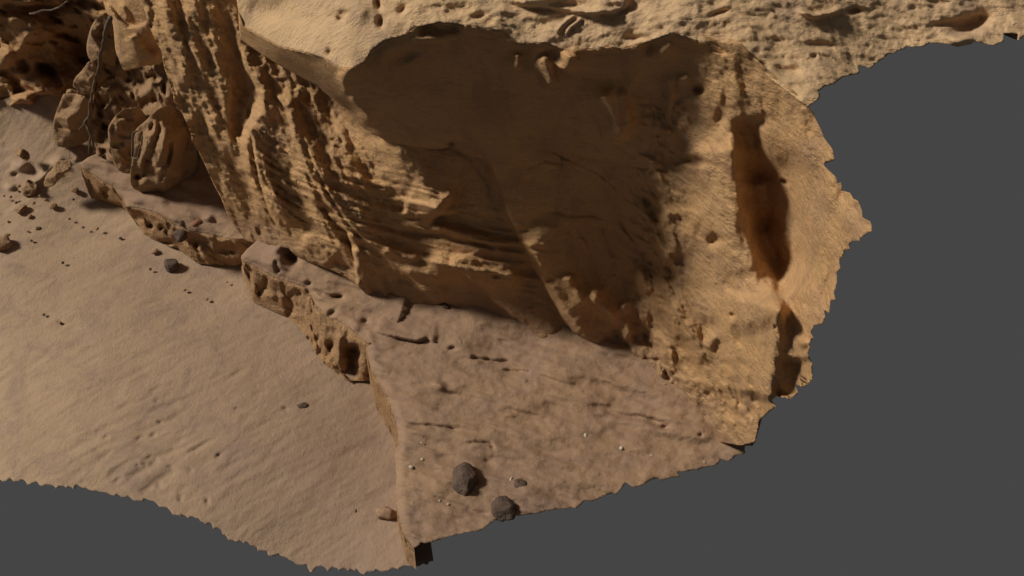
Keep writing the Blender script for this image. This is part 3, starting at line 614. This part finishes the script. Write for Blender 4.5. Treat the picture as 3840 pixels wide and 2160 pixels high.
# striped boulder
st_poly = [(666,397),(630,394),(596,404),(575,420),(545,455),(517,475),(500,500),(495,545),(497,585),(492,620),(487,655),(487,690),(505,712),(546,722),(600,728),(660,712),(705,690),(735,650),(742,600),(735,530),(722,470),(700,420)]
Ss = [('s',[(640,700),(640,640),(650,560),(640,500),(610,450)][::-1],.0,6,60),('g',[(575,480),(545,560),(520,640)],10,.05),('g',[(560,450),(530,520),(515,600)],7,-.03),('g',[(600,440),(590,520),(555,600),(530,680)],9,-.06),('g',[(620,470),(610,560),(580,640)],10,.06),('g',[(640,520),(632,600),(600,690)],10,-.08),('g',[(655,510),(650,580),(630,650)],8,.05),
   ('p',569,478,11,20,10,-.07),('p',556,522,6,10,0,-.05),('s',[(700,660),(640,650),(620,690),(570,700),(510,700)],.08,8,60),('p',600,640,30,16,-10,.05),('p',515,660,14,14,0,-.06)]
rockthing('boulder', 'large grooved and striped boulder with a loop of root on its left side', 'boulder', st_poly, [(490,690,'z',.52),(500,500,'z',1.05),(600,400,'z',1.3),(660,400,'z',1.25),(735,560,'z',.75),(700,690,'z',.42),(600,560,'z',.95)], .34, R=85, disp=rn(.06,.012,190,.1), S=Ss, step=4, flat=.6, smooth_n=1)
# small leaning pillar on the sand slope
rockthing('leaning_rock', 'small two-lobed rock on the sand slope beside a white shell', 'rock', [(260,600),(215,602),(200,615),(198,632),(172,655),(162,695),(172,702),(200,700),(215,680),(240,650),(262,640),(270,615)],
   [(230,615,'z',.35),(180,690,'z',.12)], .09, R=20, step=3.5, disp=rn(.03,.01,200), flat=.8, smooth_n=1)
rockthing('leaning_rock', 'knobbly tan rock on the sand slope, lowest and left of the shell', 'rock', [(100,672),(84,700),(82,730),(95,738),(120,735),(140,715),(140,695),(120,675)], [(110,705,'z',.1)], .08, R=20, step=3.5, disp=rn(.05,.015,205,.1), flat=.5)
rockthing('leaning_rock', 'crumbling rock with a hollow on the sand slope near the left border', 'rock', [(60,562),(58,580),(75,588),(90,605),(112,600),(112,575),(95,560),(75,556)], [(85,580,'z',.28)], .08, R=16, step=3.5, disp=rn(.05,.015,210,.15), flat=.3)

# ================================================================== LOOSE STONES
def stone(name, label, cat, x, y, z, rx, ry, ang, mat, sd, group=None, facet=.5, hz=.8, sink=.38):
    """closed stone, radii from its size in the photo, resting on height z"""
    r = np.random.default_rng(sd)
    import bmesh
    bm = bmesh.new(); bmesh.ops.create_icosphere(bm, subdivisions=4, radius=1.0)
    V = np.array([v.co[:] for v in bm.verts]); Fc = [[v.index for v in f.verts] for f in bm.faces]; bm.free()
    for _ in range(11):                                 # broken planes
        n = r.normal(size=3); n /= np.linalg.norm(n); c = r.uniform(.62,.95)
        h = V@n; m = h > c; V[m] -= np.outer((h[m]-c)*facet*1.6 if facet < .6 else (h[m]-c), n)
    V = V*(1+fbm(V, 1.8, 4, .6, seed=sd)[:,None]*.22)
    t = depth_z((x,y), z); s = t/F*1.0
    V = V*np.array([rx*s, ry*s/.85, min(rx,ry)*s*hz*1.1])
    a = math.radians(-ang); Rz = np.array([[math.cos(a),-math.sin(a),0],[math.sin(a),math.cos(a),0],[0,0,1]])
    V = V@Rz.T; zr = -V[:,2].min()
    P = C + rays([(x,y)])[0]*t
    lift = zr*(1-sink)
    cen = C + rays([(x,y)])[0]*depth_z((x,y), z+lift)
    o = link(name, V+cen, Fc, mat)
    return tag(o, label, cat, group)
stone('stone','dark brown angular stone alone on the sand in front of the middle ledges','stone',642,992,0.0,32,26,10,M_dark,1,facet=1.)
stone('stone','large dark stone cut by the left border on the sand','stone',12,915,0.0,38,30,0,M_boul,2)
stone('stone','smooth grey round pebble on the sand near the left border','pebble',144,858,0.0,11,9,0,M_dark,3,facet=.2)
stone('stone','upright brown stone on the upper sand slope, left of the far ledge','stone',82,786,0.03,14,21,20,M_boul,4,facet=1.)
stone('stone','tan cube-like stone beside the left end of the far ledge','stone',281,713,0.05,16,13,0,M_boul,5,facet=1.)
stone('stone','squat brown stone on the open sand left of the far ledge','stone',200,772,0.03,14,12,0,M_boul,6)
stone('stone','small brown double stone below the upright stone','stone',112,812,0.02,9,9,0,M_boul,7)
stone('stone','flat dark stone above the stone at the left border','stone',27,882,0.0,13,8,-20,M_boul,8)
stone('stone','small dark stone midway between the pebble and the flat stone','stone',94,882,0.0,8,5,-30,M_dark,9)
stone('stone','near-black block lodged on the lip of the far ledge','stone',678,884,0.28,30,27,10,M_dark,10,facet=1.)
stone('stone','dark upright stone standing just above the near-black block','stone',682,832,0.37,13,16,0,M_dark,11)
stone('stone','long reddish stone lying on the far ledge','stone',738,836,0.37,24,13,-38,M_red,12,facet=.3)
stone('stone','rounded brown stone resting on the far ledge under the cliff foot','stone',800,817,0.38,17,14,-15,M_boul,13)
stone('stone','dark small stone behind the rounded brown one on the ledge','stone',812,793,0.38,13,10,0,M_dark,14)
stone('stone','rough red-brown stone at the right end of the far ledge','stone',882,824,0.38,19,17,0,M_boul,15)
stone('stone','thin stone standing in the shade above the dark upright one','stone',662,795,0.38,12,12,-40,M_boul,16)
stone('stone','tan stone half buried in the sand, left of the angular one','stone',583,944,0.0,17,10,-35,M_ledge,17,sink=.6)
stone('stone','tiny black stone on the sand in front of the far ledge','stone',452,893,0.0,7,5,0,M_dark,18)
stone('stone','brown low stone alone on open sand in front of the near ledge','stone',1130,1526,0.0,28,17,-12,M_dark,19,sink=.3)
stone('stone','flat-topped sandstone block against the foot of the near ledge','stone',1450,1925,0.0,42,27,10,M_ledge,20,facet=1.,hz=1.0,sink=.3)
stone('stone','big dark grey angular stone on the near ledge','stone',1740,1800,.44,54,62,-25,M_dark,21,facet=1.,sink=.42)
stone('stone','dark grey stone straddling the torn edge of the near ledge','stone',1890,1910,.44,48,44,-30,M_dark,22,facet=1.,sink=.42)
stone('stone','brown dark stone next to the white shell on the near ledge','stone',1950,1825,.44,36,28,20,M_dark,23,facet=.3,sink=.4)
stone('stone','grey wedge of stone in a crack at the top of the near ledge','stone',1728,1286,.47,26,32,-20,M_ledge,24,facet=1.,sink=.3)
stone('stone','dark flake tucked at the foot of the shaded hollow','stone',1674,1148,.5,18,10,20,M_dark,25,facet=1.)
stone('stone','tiny dark stone near the foot of the near ledge riser','stone',1335,1917,0.0,7,7,0,M_dark,26)
stone('stone','dark sliver of stone on the near sand','stone',1262,1580,0.0,6,4,-50,M_dark,27)
for i,(x,y,r) in enumerate([(312,853,5),(364,857,6),(225,1210,6),(563,1009,5),(692,1087,6),(777,1122,6),(235,985,5),(15,735,4),(72,698,6),(50,706,5),(125,762,7),(105,868,4),(118,902,5),(40,738,5),(150,735,5),(165,1180,5),(260,820,5),(850,1058,4),(275,748,4),(182,678,5),(170,750,5),(60,760,5),(30,830,4),(230,645,6)]):
    stone('pebble','tiny brown pebble scattered on the open sand slope','pebble',x,y,.02 if y>760 else .07,r*1.2,r,20*i,M_boul if i%3 else M_dark,40+i,'pebbles strewn over the sand')
stone('shell','white shell standing beside the two-lobed rock on the sand slope','shell',248,634,.2,6,11,15,M_shell,60,facet=.2,hz=1.4)
stone('shell','curved white shell against the brown dark stone on the near ledge','shell',1914,1806,.46,6,17,15,M_shell,61,facet=.2,hz=1.4)
stone('shell','flat white shell left of the group on the near ledge','shell',2083,1599,.46,9,6,-20,M_shell,62,facet=.2)
stone('shell','upright white shell in the middle of three on the near ledge','shell',2137,1615,.46,6,9,0,M_shell,63,facet=.2)
stone('shell','hooked white shell casting a dark shadow, rightmost of the close three','shell',2195,1632,.46,10,9,0,M_shell,64,facet=.2)
stone('shell','pale shell on the near ledge, far right of the white ones','shell',2330,1681,.46,8,7,0,M_shell,65,facet=.2)
for i,(x,y,r) in enumerate([(1541,1750,9),(1582,1722,6),(1644,1793,7),(1580,1660,4),(1680,1890,5),(1648,1877,5),(2442,1708,5),(2641,1733,4),(1430,1963,6),(1880,2012-70,3),(1310,1283,4)]):
    if i in (9,10): continue
    stone('shell_chip','tiny white shell chip lying on the rock or sand','shell chip',x,y,.47 if i!=8 else .01,r*.95,r*.7,30*i,M_shell,80+i,'white shell chips', facet=.3, hz=.4)

# ================================================================== ROOTS AND TWIG
def tube(name, pts, mat, label=None, cat=None, parent=None, n=60, seed=0):
    """pts: (px,py,distance,radius_px)"""
    q = resample(pts, n); d = rays(q[:,:2]); t = q[:,2]; P = C + d*t[:,None]; rad = q[:,3]*t/F
    for _ in range(2): P[1:-1] = P[1:-1]*.5+(P[:-2]+P[2:])*.25
    P += np.stack([fbm(P, 9, 2, seed=seed+k) for k in (1.,2.,3.)], 1)*.012
    T = np.gradient(P, axis=0); T /= np.linalg.norm(T, axis=1)[:,None]
    up = np.array([.3,-.5,.8]); A = np.cross(T, up); A /= np.linalg.norm(A, axis=1)[:,None]; B = np.cross(T, A)
    k = 8; V = []; rn_ = 1+fbm(P, 14, 2, seed=seed+7.)*.5
    for j in range(k):
        a = 2*math.pi*j/k; V.append(P + (A*math.cos(a)+B*math.sin(a))*(rad*rn_)[:,None])
    V = np.stack(V, 1).reshape(-1,3)
    Fc = [[i*k+j, i*k+(j+1)%k, (i+1)*k+(j+1)%k, (i+1)*k+j] for i in range(n-1) for j in range(k)] + [list(range(k))[::-1], [(n-1)*k+j for j in range(k)]]
    if parent is not None: return link(name, V-np.array(parent.location), Fc, mat, parent=parent)
    return tag(link(name, V, Fc, mat), label, cat)
rt = tube('hanging_root', [(413,66,6.7,9),(395,105,6.78,9),(388,150,6.9,6.5),(382,185,7.0,6.5),(375,215,7.08,7),(370,258,7.15,6.5),(360,298,7.22,6),(350,340,7.3,5.5),(338,390,7.42,5),(333,435,7.5,6),(320,460,7.55,7)], M_root, 'long dark dry root hanging down the rocks in the upper left', 'root', n=90)
tube('root_branch', [(320,458,7.55,6),(332,480,7.57,7),(343,500,7.6,6),(350,540,7.72,4.5),(357,575,7.9,3)], M_root, parent=rt, seed=5)
tube('root_branch', [(345,500,7.6,4),(338,530,7.7,3.5),(332,575,7.9,3)], M_root, parent=rt, seed=9)
tube('root_branch', [(322,460,7.55,4),(308,478,7.58,3),(295,486,7.6,2)], M_root, parent=rt, n=20, seed=14)
tube('root_branch', [(366,260,7.15,3),(358,300,7.22,3),(346,350,7.3,3),(342,385,7.4,3)], M_root, parent=rt, n=30, seed=19)
tube('looped_root', [(521,492,7.1,2.5),(505,497,7.12,4.5),(498,520,7.14,4.5),(496,555,7.2,4.5),(497,590,7.25,4),(506,597,7.2,4),(517,592,7.15,3.5),(520,565,7.1,3),(531,535,7.05,3),(535,510,7.03,3)], M_root, 'thin dark root bent into a loop on the striped boulder', 'root', n=80, seed=24)
tube('twig', [(110,50,7.45,4.5),(150,46,7.4,5),(190,40,7.38,4),(220,28,7.32,3.5),(255,8,7.25,3)], M_root, 'grey forked twig sticking out of the pitted cliff', 'twig', n=40, seed=30)

# ================================================================== LIGHT, WORLD, CAMERA
sc = bpy.context.scene
w = bpy.data.worlds.new('World'); sc.world = w; w.use_nodes = True
bg = w.node_tree.nodes['Background']; bg.inputs['Color'].default_value = (.0595,.0595,.0595,1); bg.inputs['Strength'].default_value = 1.0
sd_ = bpy.data.lights.new('sun', 'SUN'); sd_.energy = 3.4; sd_.color = (1.0,.93,.80); sd_.angle = math.radians(11)
so = bpy.data.objects.new('sun', sd_); COL.objects.link(so)
SUN = Vector((-.78,.095,.61)).normalized()
so.rotation_euler = SUN.to_track_quat('Z','Y').to_euler(); so.location = (-6,4,9)
cam = bpy.data.cameras.new('camera'); co = bpy.data.objects.new('camera', cam); COL.objects.link(co)
cam.sensor_width = 36; cam.lens = 36*F/3840; cam.clip_end = 200; cam.clip_start = .05
m4 = Matrix([[*M[0], C[0]],[*M[1], C[1]],[*M[2], C[2]],[0,0,0,1]]); co.matrix_world = m4
sc.camera = co
vs = sc.view_settings; sc.display_settings.display_device = 'sRGB'; vs.view_transform = 'Standard'; vs.look = 'None'; vs.exposure = 0; vs.gamma = 1; vs.use_curve_mapping = False
